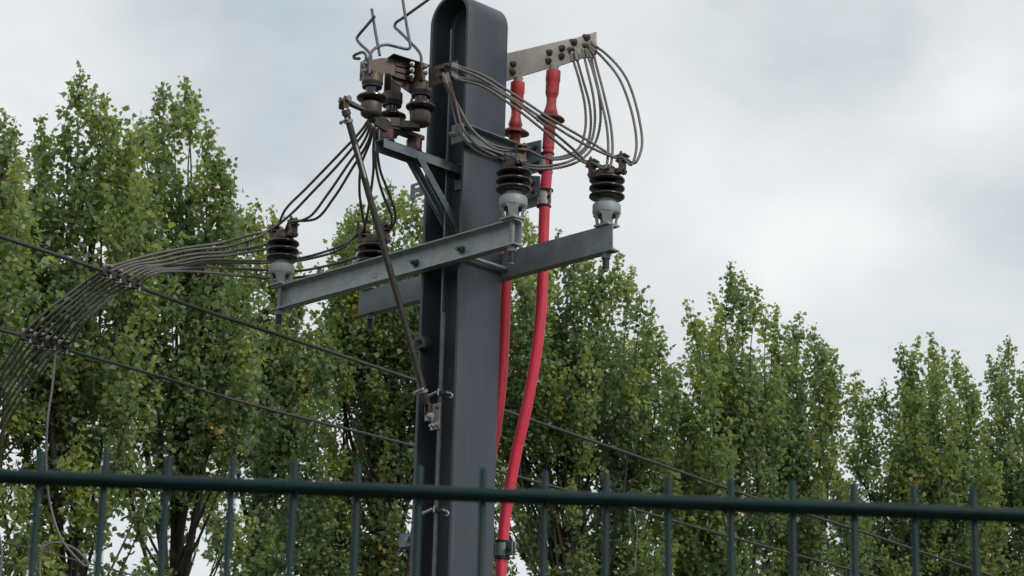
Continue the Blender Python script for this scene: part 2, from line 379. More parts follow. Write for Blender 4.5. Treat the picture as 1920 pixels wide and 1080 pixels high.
    pos = np.concatenate(LP); tone = np.concatenate(LT); dr = np.concatenate(LD); n = len(pos)
    size = rng.triangular(.058, .102, .160, n)*np.concatenate(LS)
    a = dr*.5+rng.normal(0, .75, (n, 3)); a[:, 2] -= .55; a /= np.linalg.norm(a, axis=1)[:, None]
    nr = rng.normal(0, .75, (n, 3)); nr[:, 2] += .45; nr -= a*(nr*a).sum(1)[:, None]; nr /= np.linalg.norm(nr, axis=1)[:, None]
    b = np.cross(nr, a); s1 = size[:, None]
    vs = np.stack([pos, pos+s1*(.30*a+.46*b+.10*nr), pos+s1*(.42*a-.03*nr), pos+s1*(.30*a-.46*b+.10*nr), pos+s1*1.02*a], 1).reshape(-1, 3) - np.array([tx, Yt, 0])
    me = bpy.data.meshes.new('crown'); me.vertices.add(n*5); me.vertices.foreach_set('co', vs.astype(np.float32).ravel())
    idx = (np.arange(n)[:, None]*5+np.array([[0, 2, 4, 1, 0, 3, 4, 2]])).ravel()
    me.loops.add(n*8); me.loops.foreach_set('vertex_index', idx.astype(np.int32))
    me.polygons.add(n*2); me.polygons.foreach_set('loop_start', (np.arange(n*2)*4).astype(np.int32))
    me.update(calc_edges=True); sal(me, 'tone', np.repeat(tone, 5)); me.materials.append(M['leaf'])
    o = bpy.data.objects.new('crown', me); COL.objects.link(o); o.parent = root; o['kind'] = 'stuff'
    if TW.v: mk('twigs', TW, M['bark'], root, kind='stuff')
    NL = globals().get('NL', 0)+n

# ------------------------------------------------------------------ the pole: H section bent over at the top
tf, tw, rf = .018, .012, .022
ZS = 5.945                                                # springing of the arch
pole = thing('steel_pole', 'dark grey painted H-section steel pole with a rounded arch top, in the middle', 'pole', (0, 0, 0))
path = [((-1, 0), (-W, 0.0)), ((-1, 0), (-W, ZS))]
for k in range(1, 32):
    an = PI-PI*k/32; path.append(((math.cos(an), math.sin(an)), (W*math.cos(an), ZS+W*math.sin(an))))
path += [((1, 0), (W, ZS)), ((1, 0), (W, 0.0))]
b_ = .003
prof = [(0, -W+b_), (0, W-b_), (-b_*.3, W-b_*.3), (-b_, W), (-tf+b_*.5, W), (-tf, W-b_*.5)]
for k in range(0, 6): an = k/5*PI/2; prof.append((-tf-rf+rf*math.cos(an), tw/2+rf-rf*math.sin(an)))
for k in range(5, -1, -1): an = k/5*PI/2; prof.append((-tf-rf+rf*math.cos(an), -tw/2-rf+rf*math.sin(an)))
prof += [(-tf, -W+b_*.5), (-tf+b_*.5, -W), (-b_, -W), (-b_*.3, -W+b_*.3)]
# refine: long straight legs cut in pieces
vs = []; fs = []; npf = len(prof)
for (nx, nz), (cx, cz) in path:
    for (a_, v_) in prof: vs.append((cx+nx*a_, v_, cz+nz*a_))
for i in range(len(path)-1):
    for k in range(npf):
        k2 = (k+1) % npf; fs.append((i*npf+k, (i+1)*npf+k, (i+1)*npf+k2, i*npf+k2))
mk('flange', MB().add(vs, fs), M['paint'], pole, sharp=30)
ri = W-tf-rf+.004
wb = [(-ri, 0)]+[(ri*math.cos(PI-PI*k/24), ZS+ri*math.sin(PI-PI*k/24)) for k in range(25)]+[(ri, 0)]
mk('web', MB().prism([(x, -tw/2+.0008, z) for x, z in wb], (0, 0, 0), (0, tw-.0016, 0)), M['paint'], pole)
# small fittings bolted to the pole's edges
def knuckle():
    c = PL(789, 642, -W-.012)
    t = thing('flange_clip', 'small rounded dark clip on the left edge of the pole, beside the switch rod', 'clip', c)
    mb = MB(); mb.cyl(c+V((-.008, -.012, 0)), c+V((-.008, .045, 0)), .036, n=20); mb.box(c+V((-.03, -.012, -.03)), c+V((.03, .010, .012)))
    mk('clip_body', mb, M['paint'], t, bevel=.003)
    mk('bolt', MB().hexb(c+V((.006, -.012, .002)), (0, -1, 0), .012, .010, .012), M['dark'], t)
knuckle()
c = PU(772, 1012, -W-.03)
c = PL(768, 1012, -.06)
t = thing('angle_bracket', 'small dull angle bracket low on the left edge of the pole', 'bracket', c)
mk('angle', MB().box(c+V((-.05, -.02, -.04)), c+V((-.044, .04, .035))).box(c+V((-.09, -.02, .0351)), c+V((-.044, .04, .041))).box(c+V((-.0435, -.02, -.035)), c+V((.03, .03, .03))), M['zinc'], t, bevel=.001)
mk('bolt', MB().hexb(c+V((.012, -.02, 0)), (0, -1, 0), .016, .012), M['galv_dull'], t)
# slotted plate behind left flange, high up
c = PL(781, 356, .10)
t = thing('slotted_plate', 'small galvanised plate with two slots poking out behind the upper left edge of the pole', 'plate', c)
def slot_plate(c, w, h, th, slots):
    # frame pieces round each slot, joined
    mb = MB(); zs = sorted([s_[1] for s_ in slots])
    sw, sh_ = .036, .014
    mb.box(c+V((-w, 0, -h)), c+V((-sw/2, th, h))); mb.box(c+V((sw/2, 0, -h)), c+V((w, th, h)))
    lo = -h
    for z in zs: mb.box(c+V((-sw/2, 0, lo)), c+V((sw/2, th, z-sh_/2))); lo = z+sh_/2
    mb.box(c+V((-sw/2, 0, lo)), c+V((sw/2, th, h))); return mb
mk('plate', slot_plate(c, .045, .038, .006, [(0, -.018), (0, .018)]), M['galv_dull'], t)
mk('stem', MB().box(c+V((.046, 0, -.03)), c+V((.10, .006, .03))), M['galv_dull'], t)

# ------------------------------------------------------------------ crossarms (channels)
def channel(u0, u1, v0, sgn, z0, z1, fl=.052, t=.007):
    # web on v0, flanges reaching out by fl towards sgn
    a, b = sorted((v0, v0+sgn*t)); c0, c1 = sorted((v0+sgn*t, v0+sgn*fl))
    web = [(u0, a, z0), (u1, a, z0), (u1, a, z1), (u0, a, z1)]
    # profile in (v,z), extruded along u, with slightly tapered flanges and fillets
    P_ = [(0, 0), (fl, 0), (fl, .006), (t+.012, .0085), (t+.003, .0115), (t, .019), (t, z1-z0-.019), (t+.003, z1-z0-.0115), (t+.012, z1-z0-.0085), (fl, z1-z0-.006), (fl, z1-z0), (0, z1-z0)]
    n = len(P_); vs = [(u, v0+sgn*p, z0+q) for u in (u0, u1) for p, q in P_]
    f = [(i, (i+1) % n, n+(i+1) % n, n+i) for i in range(n)]; caps = [tuple(range(n))[::-1], tuple(range(n, 2*n))]
    mb = MB().add(vs, [x[::-1] for x in f]+[caps[1][::-1], caps[0][::-1]] if sgn > 0 else f+caps)
    return mb
ZA0, ZA1 = 4.678, 4.802
arm1 = thing('crossarm', 'long galvanised channel crossarm bolted across the front of the pole', 'crossarm', (-.33, -W-.001, ZA0), group='channel crossarms')
mk('channel', channel(-1.195, .537, -W-.001, -1, ZA0, ZA1), M['galv'], arm1, sharp=50)
for px, py in ((780, 494), (866, 469)):
    p = PL(px, py, -W-.008)
    mk('bolt', MB().hexb(V((p.x, -W-.0085, p.z)), (0, -1, 0), .017, .013, .022), M['green_bolt'], arm1)
p = PL(703, 517, -W-.008)
sl = MB()
def stadium(cx, z, a, b, n=10):
    return [(cx+a+b*math.cos(t), z+b*math.sin(t)) for t in np.linspace(-PI/2, PI/2, n)]+[(cx-a+b*math.cos(t), z+b*math.sin(t)) for t in np.linspace(PI/2, 3*PI/2, n)]
so = stadium(p.x, p.z, .010, .0115); si = stadium(p.x, p.z, .010, .008)
n = len(so); y0 = -W-.0082
sl.add([(a, y0, b) for a, b in so]+[(a, y0-.0015, b) for a, b in si]+[(a, y0+.006, b) for a, b in si], [(i, (i+1) % n, n+(i+1) % n, n+i) for i in range(n)]+[(n+i, n+(i+1) % n, 2*n+(i+1) % n, 2*n+i) for i in range(n)])
mk('slot_rim', sl, M['galv_dull'], arm1)
mk('slot_fill_plate', MB().prism([(a, y0-.0006, b) for a, b in si], (0, 0, 0), (0, .0004, 0)), M['sheet'], arm1)  # pale grey plate filling the slot opening
arm2 = thing('crossarm', 'galvanised channel crossarm on the back of the pole, showing its flat web, set further right', 'crossarm', (-.02, W+.001, ZA0), group='channel crossarms')
mk('channel', channel(-.89, .842, W+.001, 1, ZA0-.012, ZA1-.012), M['galv_dull'], arm2, sharp=50)
# tie rods through both arms
for px, py in ((905, 486), (740, 530)):
    p = PL(px, py, -W)
    u_ = .165 if px > 850 else -.165
    t = thing('tie_rod', 'threaded tie rod joining the two crossarms on the %s of the pole' % ('right side' if u_ > 0 else 'left side'), 'rod', (u_, 0, 4.70), group='tie rods between the crossarms')
    mk('rod', MB().cyl((u_, -W+.002, 4.707), (u_, W-.001, 4.707), .009, n=12), M['galv'], t)
    mk('nut', MB().hexb((u_, W-.002, 4.707), (0, -1, 0), .014, .009), M['zinc'], t)

# ------------------------------------------------------------------ post insulators
def insulator(u, v, z, ear, label, ear_z=.315, nutdrop=ZA0-.0):
    t = thing('post_insulator', label, 'insulator', (u, v, z), group='post insulators on the crossarm ends')
    c = V((u, v, z))
    b = MB().lathe(c+V((0, 0, .058)), [(-.004, .053), (0, .058), (.006, .064), (.010, .0655), (.044, .0655), (.050, .063), (.055, .054), (.058, .045)], 36)
    b.lathe(c, [(0, .034), (.008, .034), (.009, .030), (.012, .030)], 24)
    b.lathe(c+V((0,0,.0121)), [(0, .028), (.04, .030)], 20)
    b.box(c+V((-.044, -.04, 0.0005)), c+V((.044, .04, .011)))
    mk('base', b, M['cast'], t, bevel=.0015)
    for k in range(4):
        an = PI/4+k*PI/2; o_ = V((math.cos(an), math.sin(an), 0)); sd2 = V((-o_.y, o_.x, 0))
        q = [c+o_*.047-sd2*.017+V((0,0,.0105)), c+o_*.047+sd2*.017+V((0,0,.0105)), c+o_*.053+sd2*.024+V((0,0,.048)), c+o_*.0615+sd2*.036+V((0,0,.062)), c+o_*.0615-sd2*.036+V((0,0,.062)), c+o_*.053-sd2*.024+V((0,0,.048))]
        mk('base_leg', MB().prism(q, (0, 0, 0), -o_*.012), M['cast'], t, bevel=.001)
    mk('stud', MB().cyl(c+V((0, 0, .09)), c+V((0, 0, -.205)), .0125, n=14).cyl(c+V((0, 0, -.2048)), c+V((0, 0, -.212)), .0115, .009, n=14), M['galv_dull'], t)
    mk('nut', MB().cyl(c+V((0, 0, -.126)), c+V((0, 0, -.130)), .024, n=20).cyl(c+V((0, 0, -.1302)), c+V((0, 0, -.152)), .0215, n=6), M['zinc'], t)
    mk('stud_end', MB().cyl(c+V((0, 0, -.152)), c+V((0, 0, -.198)), .0155, n=14).cyl(c+V((0,0,-.198)), c+V((0,0,-.202)), .0155, .012, n=14), M['rubber'], t)
    mk('cement_neck', MB().lathe(c, [(.1155, .044), (.13, .041), (.136, .039)], 30), M['cast'], t)
    pr = [(.130, .037)]
    for zc in (.150, .190, .230):
        pr += [(zc-.014, .041), (zc-.0135, .062), (zc-.012, .075), (zc-.006, .0825), (zc+.001, .0825), (zc+.006, .078), (zc+.012, .060), (zc+.018, .046), (zc+.022, .042)]
    pr += [(.258, .042)]
    pr = [p_ if i == 0 or p_[0] > pr[i-1][0] else (pr[i-1][0]+.0005, p_[1]) for i, p_ in enumerate(pr)]
    mk('porcelain', MB().lathe(c, pr, 40), M['porc'], t, sharp=60)
    mk('collar', MB().lathe(c, [(.247, .050), (.249, .053), (.271, .053), (.273, .050)], 32), M['brown'], t)
    mk('cap', MB().lathe(c, [(.268, .046), (.28, .043), (.290, .036), (.298, .024), (.302, .012), (.3025, .004)], 24), M['dark'], t)
    pts = []
    for s_ in (1, -1):
        e = V((ear[0]*s_, ear[1]*s_, 0)); d_ = e.normalized(); sd2 = V((-d_.y, d_.x, 0))
        ec = c+d_*.080
        k_ = mk('clamp_ear', MB().obox(ec+V((0, 0, .290)), d_, sd2, None, (.0085, .0235, .043)).obox(c+d_*.062+V((0, 0, .262)), d_, sd2, None, (.016, .017, .012)), M['brown'], t, bevel=.002)
        mk('ear_bolt', MB().cyl(ec+d_*-.03+V((0, 0, .262)), ec+d_*.016+V((0, 0, .262)), .010, n=14).cyl(ec-sd2*.026+V((0, 0, .262)), ec+sd2*.026+V((0, 0, .262)), .0115, n=14), M['rust'], k_)
        mk('keeper', MB().obox(ec+V((0, 0, .332)), d_, sd2, None, (.027, .022, .0048)).obox(ec+V((0, 0, .309)), d_, sd2, None, (.027, .021, .0045)), M['brown'], k_, bevel=.0015)
        for q in (-.5, .5):
            mk('keeper_bolt', MB().cyl(ec+d_*(.0*q)+sd2*(q*.030)+V((0, 0, .300)), ec+sd2*(q*.030)+V((0, 0, .352)), .0055, n=10).cyl(ec+sd2*(q*.030)+V((0, 0, .3366)), ec+sd2*(q*.030)+V((0, 0, .344)), .009, n=6), M['rust'], k_)
        pts.append((ec+d_*.013+V((0, 0, .3205)), ec-d_*.013+V((0, 0, .3205))))
    return pts      # [(outer, inner) right ear, (outer, inner) left ear]
G_ = insulator
zf = ZA1+.0005
iFL = G_(-1.15, -.163, zf, (.083, -.005), 'brown post insulator on the left end of the front crossarm')
iFR = G_(.50, -.163, zf, (.076, -.033), 'brown post insulator on the right end of the front crossarm, against the pole')
iRL = G_(-.825, .163, zf-.012, (.083, .008), 'brown post insulator half hidden behind the switch rod, on the back crossarm')
iRR = G_(.782, .163, zf-.012, (.080, .018), 'brown post insulator on the right end of the back crossarm, seen against the sky')

# ------------------------------------------------------------------ switch bracket
br = thing('support_bracket', 'galvanised cantilever bracket with two diagonal braces under the switch', 'bracket', (0, -.01, 5.16))
ZB = 5.207
mk('channel', MB().box((-.033, -.552, ZB-.005), (.033, -.012, ZB)).box((.0275, -.552, ZB-.046), (.033, -.012, ZB-.0052)).box((-.033, -.552, ZB-.052), (-.0275, -.012, ZB-.0052)), M['zinc'], br, bevel=.0015)
for u_, lab in ((.0365, 'right'), (-.0365, 'left')):
    a = V((u_, -.335, ZB-.030)); b = V((u_, -.022, ZB-.36))
    d = (b-a).normalized(); nrm = V((1, 0, 0)); sd2 = d.cross(nrm)
    mk('brace', MB().obox((a+b)/2, d, sd2, nrm, ((b-a).length/2, .018, .0028)).obox((a+b)/2+sd2*-.016+nrm*(-.014 if u_ > 0 else .014), d, nrm, sd2, ((b-a).length/2-.02, .0105, .0025)), M['zinc'], br, bevel=.001)
mk('foot_plate', MB().box((-.045, -.016, ZB-.42), (.045, -.0095, ZB-.30)), M['zinc'], br)
mk('foot_plate', MB().box((-.05, -.016, ZB-.10), (.05, -.0095, ZB+.03)), M['zinc'], br)

# ------------------------------------------------------------------ the switch
sw = thing('disconnector_switch', 'brown pole switch with three insulators, copper contacts and bent horn rods', 'switch', (0, -.45, ZB))
for v_ in (-.510, -.335):
    p = V((0, v_, ZB))
    k_ = mk('support_post', MB().lathe(p, [(.0005, .031), (.006, .034), (.010, .037), (.052, .038), (.058, .036), (.066, .030)], 10), M['resin'], sw, sharp=20)
    mk('post_foot', MB().lathe(p+V((0,0,.0005)), [(0, .041), (.004, .041), (.006, .036)], 20), M['dark'], k_)
def sw_ins(u, v, zb=5.311, squat=1.0):
    c = V((u, v, zb))
    a = mk('insulator', MB().lathe(c, [(.048, .030), (.058, .029), (.066, .033), (.069, .052), (.074, .066), (.081, .071), (.088, .070), (.094, .060), (.101, .040), (.108, .029), (.140, .030), (.150, .034)], 36), M['porc_red'], sw, sharp=40)
    mk('bottom_cap', MB().lathe(c, [(-.014, .020), (-.010, .036), (-.002, .046), (.004, .049), (.050, .050), (.055, .048), (.0555, .03)], 32), M['brass'], a)
    mk('seal_ring', MB().lathe(c, [(.132, .031), (.134, .046), (.142, .0475), (.1425, .03)], 32), M['blue'], a)
    mk('top_cap', MB().lathe(c, [(.143, .030), (.1435, .044), (.150, .048), (.158, .0515), (.164, .050), (.194, .050), (.199, .047), (.2, .02)], 32), M['brass'], a)
    return c
cL = sw_ins(0, -.613); cR = sw_ins(.09, -.384); cB = sw_ins(-.107, -.390)
# base casting: yoke from the central pivot to the caps
J = V((0, -.46, 5.295))
zc_ = 5.292
mk('base_beam', MB().beam((0, -.565, zc_-.010), (0, -.29, zc_-.010), .05, .022, (1, 0, 0)), M['dark'], sw, bevel=.003)
mk('pivot_hub', MB().lathe((0, -.47, zc_-.024), [(0, .03), (.004, .036), (.05, .036), (.056, .03)], 24), M['dark'], sw)
def arm_cast(a, b, w0, w1, h, name='yoke_arm', m='dark'):
    a = V(a); b = V(b); d = (b-a).normalized(); s_ = V((-d.y, d.x, 0)).normalized()
    q = [a-s_*w0/2, a+s_*w0/2, b+s_*w1/2, b-s_*w1/2]
    return mk(name, MB().prism(q, (0, 0, -h/2), (0, 0, h)), M[m], sw, bevel=.003)
arm_cast((0, -.47, zc_+.010), (.09, -.384, zc_+.006), .04, .062, .036)
arm_cast((0, -.47, zc_+.012), (-.107, -.390, zc_+.008), .04, .062, .034)
a = mk('pivot_plate', MB().obox((.012, -.515, zc_+.012), (.6, .8, 0), (0, 0, 1), None, (.055, .021, .005)), M['brown'], sw, bevel=.002)
for q in (-.032, .0):
    mk('bolt', MB().hexb(V((.018, -.5195, zc_+.014))+V((.6, .8, 0))*q, (.8, -.6, 0), .009, .007, .010), M['steel'], a)
# lever to the rod and crank
lev0 = V((-.03, -.752, 5.352))
mk('lever_arm', MB().beam(cL+V((-.02, -.035, .022)), lev0+V((0, .012, 0)), .022, .014, (0, 0, 1)).beam(cL+V((0.01, -.005, .004)), lev0+V((.004, .03, -.012)), .014, .03, (0, 0, 1)), M['brown'], sw, bevel=.003)
mk('rocker_arm', MB().beam(cL+V((0, 0, -.012)), (0, -.49, zc_-.002), .05, .03, (1, 0, 0)).beam(cL+V((.02, .01, -.03)), (.02, -.50, zc_-.03), .014, .05, (1, 0, 0)), M['dark'], sw, bevel=.004)
mk('lever_pin', MB().cyl(lev0+V((-.032, 0, 0)), lev0+V((.028, 0, 0)), .011, n=14).cyl(lev0+V((.028, 0, 0)), lev0+V((.036, 0, 0)), .015, n=6), M['galv_dull'], sw)
# top brackets
def plate_uz(p1, p2, th, h, name, m, zoff=0):
    return mk(name, MB().beam(p1, p2, th, h, V((p2[1]-p1[1], -(p2[0]-p1[0]), 0))), m, sw, bevel=.0012)
TZ = cL.z+.2
pl_ = plate_uz(V((-.052, -.645, TZ+.020)), V((.012, -.655, TZ+.020)), .006, .095, 'contact_bracket', M['brown'])
for k in (-1, 1): mk('bolt', MB().hexb(V((0.0, -.660, TZ+.022+k*.018)), (0, -1, 0), .010, .008, .010), M['steel'], pl_)
mk('contact_foot', MB().box((-.045, -.655, TZ-.006), (.04, -.58, TZ+.003)), M['brown'], sw)
# copper strap, curved sheet running from the left cap toward the right cap
sp = [PU(x, y, u_) for x, y, u_ in ((692, 115, .0), (703, 111, .012), (716, 109, .022), (728, 109, .035), (737, 112, .045), (742, 115, .05))]
hs_ = [.088, .085, .080, .076, .078, .080]
st = MB(); vs = []
for i, p in enumerate(sp):
    t_ = (sp[min(i+1, 5)]-sp[max(i-1, 0)]); t_.z = 0; t_.normalize(); nrm = V((-t_.y, t_.x, 0))
    vs += [p-V((0, 0, hs_[i]))-nrm*.002, p-nrm*.002, p+nrm*.002, p-V((0, 0, hs_[i]))+nrm*.002]
fs = [(0, 1, 2, 3), tuple(20+k for k in (3, 2, 1, 0))]
for i in range(5):
    for k in range(4): k2 = (k+1) % 4; fs.append((i*4+k, (i+1)*4+k, (i+1)*4+k2, i*4+k2))
cs = mk('copper_strap', MB().add(vs, fs), M['copper'], sw)
for x, y in ((712, 112), (712, 124)):
    p = PU(x, y, .014); mk('hole_rim', MB().cyl(p+V((.004, -.006, 0)), p+V((.0, .001, 0)), .005, n=12), M['rubber'], cs)
# contact fingers: three stacked bars with springs and bolts
c1 = PU(741, 116, .05); c2 = PU(781, 128, .075)
dirf = (c2-c1); dirf.z = 0; dirf.normalize(); nrm = V((dirf.y, -dirf.x, 0))
for k in range(3):
    a = c1+V((0, 0, -.006-.030*k)); b = V((c2.x, c2.y, a.z))
    ff = mk('contact_finger', MB().beam(a, b, .024, .010, (0, 0, 1)), M['copper'], sw, bevel=.0015)
    p = a+(b-a)*.60
    mk('spring', MB().tube([p+nrm*(.006+.03*i/40)+V((0, 0, 1))*(.010*math.cos(i*.9))+dirf*(.010*math.sin(i*.9)) for i in range(41)], .0028, 6), M['dark'], ff)
    mk('bolt', MB().cyl(p-nrm*.02, p+nrm*.052, .0055, n=10).cyl(p+nrm*.040, p+nrm*.047, .0095, n=6).cyl(p+nrm*.037, p+nrm*.0395, .012, n=16), M['steel'], ff)
mk('finger_backing', MB().prism([c1+V((0, 0, .008))-dirf*.01, V((c2.x, c2.y, c1.z-.012))+dirf*.06, V((c2.x, c2.y, c1.z-.150))+dirf*.045, V((c2.x, c2.y, c1.z-.135))-dirf*.01, c1+V((0, 0, -.088))-dirf*.01], -nrm*.012, -nrm*.006), M['copper'], sw)
# grey cover sheet over the fingers
a1, a2 = c1+V((-.01, -.01, .020))-dirf*.02, V((c2.x, c2.y, c1.z+.006))+dirf*.05
mk('cover_sheet', MB().beam(a1+nrm*.012, a2+nrm*.012, .002, .075, nrm.cross(dirf)+V((0, 0, .001))), M['dark'], sw)
# right top bracket and terminal plate
tr = cR+V((0, 0, .2))
rb = mk('terminal_bracket', MB().beam(tr+V((-.055, -.035, .026)), tr+V((.05, -.045, .040)), .006, .085, (0, 1, 0)), M['brown'], sw, bevel=.001)
for k in (-1, 1): mk('bolt', MB().hexb(PL(799, 131+k*6, -.43), (0, -1, 0), .010, .008, .010), M['steel'], rb)
mk('terminal_foot', MB().box(tr+V((-.04, -.04, -.005)), tr+V((.045, .045, .004))), M['brown'], sw)
VT = -.40
tpl = [PL(x, y, VT) for x, y in ((803, 127), (856, 113), (856, 147), (803, 164))]
tp_ = mk('terminal_plate', MB().prism(tpl, (0, 0, 0), (0, .007, 0)), M['brown'], sw, bevel=.001)
for x, y in ((829, 130), (840, 124), (829, 143), (841, 141)):
    mk('terminal_bolt', MB().hexb(PL(x, y, VT-.001), (0, -1, 0), .013, .012, .010, .008), M['rust'], tp_)
for x, y in ((818, 133), (818, 147)):
    mk('terminal_hole', MB().cyl(PL(x, y, VT-.0015), PL(x, y, VT+.001), .005, n=12), M['rubber'], tp_)
# rear bracket plates on the back insulator
tb = cB+V((0, 0, .2))
pb = mk('rear_bracket', MB().box(tb+V((-.04, -.03, -.003)), tb+V((.04, .03, .003))).box(tb+V((-.030, -.03, .003)), tb+V((-.024, .03, .11))).box(tb+V((.020, -.03, .003)), tb+V((.026, .03, .13))), M['dark'], sw, bevel=.001)
for k in (0, 1): mk('bolt', MB().hexb(tb+V((.0265, 0, .06+.035*k)), (1, 0, 0), .010, .008), M['alu'], pb)
# horn rods
def horn(pts, r=.0072):
    return mk('horn_rod', MB().tube(smooth(pts, .012), r, 10), M['tuber'], sw)
hv = lambda x, y, v: PL(x, y, v)
horn([hv(697, 17, -.60), hv(704, 60, -.60), hv(712, 104, -.60)])
horn([hv(703, 30, -.615), hv(686, 50, -.62), hv(674, 64, -.62), hv(669, 72, -.62), hv(675, 82, -.62), hv(688, 94, -.62), hv(695, 104, -.62), hv(696, 120, -.62)])
horn([hv(686, 116, -.65), hv(686, 103, -.65), hv(680, 98, -.65), hv(672, 100, -.65), hv(663, 105, -.65), hv(664, 109, -.65), hv(675, 110, -.64)])
horn([hv(693, 138, -.66), hv(693, 108, -.66), hv(697, 97, -.65), hv(706, 89, -.62), hv(722, 84, -.58), hv(745, 88, -.50), hv(764, 92, -.46), hv(769, 89, -.45), hv(768, 78, -.45), hv(762, 45, -.45), hv(755, -2, -.45), hv(749, -45, -.45)])
horn([hv(789, 152, -.42), hv(790, 118, -.42), hv(789, 104, -.42), hv(784, 95, -.42), hv(770, 80, -.42), hv(748, 58, -.42), hv(740, 50, -.42), hv(742, 43, -.42), hv(752, 36, -.42), hv(780, 16, -.42), hv(805, -2, -.42), hv(840, -28, -.42)])
# grey corona ring beside the right insulator
mk('ring', MB().tube([cR+V((-.045+.0*k, -.0, .10))+V((math.cos(a)*.03*-1, 0, math.sin(a)*.05)) for k, a in enumerate(np.linspace(-1.4, 1.4, 20))], .006, 8), M['sheet'], sw)

# ------------------------------------------------------------------ operating rod and its vertical tube
r0 = lev0+V((0, -.004, -.02)); r1 = PL(803, 764, -.165)
op = thing('operating_rod', 'long dark slanting rod linking the switch lever to the plate on the pole', 'rod', r1)
dd = (r0-r1).normalized()
mk('rod', MB().cyl(r1+dd*.05, r0-dd*.03, .0155, n=16), M['rod'], op)
mk('upper_clevis', MB().box(lev0+V((-.020, -.018, -.045)), lev0+V((-.014, .014, .014))).box(lev0+V((.012, -.018, -.045)), lev0+V((.018, .014, .014))).cyl(r0-dd*.03, r0-dd*.055, .021, n=14), M['brass'], op, bevel=.002)
hk = r0-dd*.085
mk('hose_clamp', MB().cyl(hk-dd*.006, hk+dd*.006, .0215, n=20).cyl(hk+V((-.028, -.02, -.004)), hk+V((.02, -.024, .002)), .006, n=10).cyl(hk+V((-.035, -.0195, -.005)), hk+V((-.026, -.0202, -.0035)), .0095, n=6), M['galv'], op)
hk = r1+dd*.078
mk('hose_clamp', MB().cyl(hk-dd*.006, hk+dd*.006, .0205, n=20).cyl(hk+V((-.038, -.018, -.006)), hk+V((.022, -.024, .004)), .006, n=10).cyl(hk+V((-.044, -.0175, -.007)), hk+V((-.036, -.0185, -.0055)), .010, n=6), M['alu'], op)
mk('lower_clevis', MB().cyl(r1+dd*.052, r1+dd*.015, .018, .015, n=14).box(r1+V((-.014, -.012, -.035)), r1+V((-.007, .014, .018))).box(r1+V((.010, -.012, -.035)), r1+V((.016, .014, .018))), M['dark'], op, bevel=.002)
sa, sb = r0-dd*.20, r0-dd*.36
mk('sticker', MB().prism([V((math.cos(t)*.0158, -math.sin(t)*.0158, 0)) for t in np.linspace(.1, 1.1, 6)]+[V((math.cos(t)*.0152, -math.sin(t)*.0152, 0)) for t in np.linspace(1.1, .1, 6)], sb, sa-sb), M['sticker'], op)
tube_ = thing('drive_tube', 'vertical galvanised tube running down inside the open side of the pole', 'tube', (.012, -.115, 0))
mk('tube', MB().cyl((.012, -.115, .3), (.012, -.115, 4.462), .0125, n=18), M['tuber'], tube_)
mk('tube_sleeve', MB().cyl((.012, -.115, 4.30), (.012, -.115, 4.4605), .0145, n=18), M['tuber'], tube_)
mk('fillet_highlight_rod', MB().cyl((-.004, -.115, 4.463), (-.004, -.115, 5.90), .0045, n=10), M['zinc'], tube_)  # thin pale rod added to imitate the highlight along the web fillet
pp = PL(816, 781, -.136); pcx = pp.x
lp = thing('link_plate', 'small steel plate with three bolts joining the slanting rod to the vertical tube', 'plate', pp)
mk('plate', MB().box(pp+V((-.030, 0, -.062)), pp+V((.030, .006, .062))), M['alu'], lp, bevel=.001)
for dx, dz in ((.014, .045), (-.012, -.045), (.014, -.045)):
    mk('bolt', MB().hexb(pp+V((dx, 0, dz)), (0, -1, 0), .011, .008, .012), M['steel'], lp)
mk('pivot_block', MB().box(pp+V((-.040, -.030, -.022)), pp+V((-.010, -.0005, .020))).cyl(pp+V((-.012, -.0305, 0)), pp+V((.014, -.0305, -.004)), .014, n=14), M['cast'], lp, bevel=.002)
for yy, zt in ((737, ''), (955, '')):
    gp = PL(822, yy, -.135)
    g1 = thing('tube_guide', 'bright bolted guide holding the vertical tube, %s' % ('just above the link plate' if yy < 800 else 'lower down, behind the fence rail'), 'guide', gp, group='guides of the vertical tube')
    zz = gp.z
    mk('strap', MB().box((-.02, -.134, zz-.009), (.045, -.1285, zz+.009)), M['dark'], g1, bevel=.001)
    mk('stay', MB().box((.045, -.1335, zz-.012), (.112, -.1275, zz+.006)), M['rubber'], g1, bevel=.001)
    mk('bolt', MB().cyl((-.045, -.142, zz-.008), (.012, -.142, zz+.004), .0075, n=12).cyl((-.050, -.142, zz-.0093), (-.042, -.142, zz-.0077), .010, n=6).cyl((.02, -.142, zz-.012), (.023, -.142, zz+.018), .004, n=8), M['alu'], g1)
    mk('hook', MB().tube(smooth([(.078, -.140, zz-.006), (.095, -.142, zz-.014), (.110, -.141, zz-.018), (.1165, -.140, zz-.030), (.1115, -.139, zz-.037), (.100, -.139, zz-.034)], .005), .0042, 8), M['alu'], g1)

# ------------------------------------------------------------------ bus bar
bA = PL(953, 95, .30); DB = V((math.cos(R(9)), math.sin(R(9)), 0)); NB = V((math.sin(R(9)), -math.cos(R(9)), 0))   # NB faces the camera side
def PB(px, py, off=0):
    P0 = to_w(bA+NB*off); nw = DU*NB.x+FV*NB.y; d = ray(px, py); t = (P0-EYE).dot(nw)/d.dot(nw); return to_uvz(EYE+d*t)
bus = thing('bus_bar', 'pale tinned flat bar of two overlapping plates bolted above the red cable ends', 'bus bar', bA)
b1 = [PB(x, y, 0) for x, y in ((920, 107), (1070, 72), (1070, 115), (920, 160))]
b2 = [PB(x, y, .008) for x, y in ((1046, 81), (1118, 59), (1118, 100), (1046, 124))]
mk('long_plate', MB().prism(b1, (0, 0, 0), -NB*.008), M['tin'], bus, bevel=.001)
mk('end_plate', MB().prism(b2, (0, 0, 0), -NB*.0075), M['tin'], bus, bevel=.001)
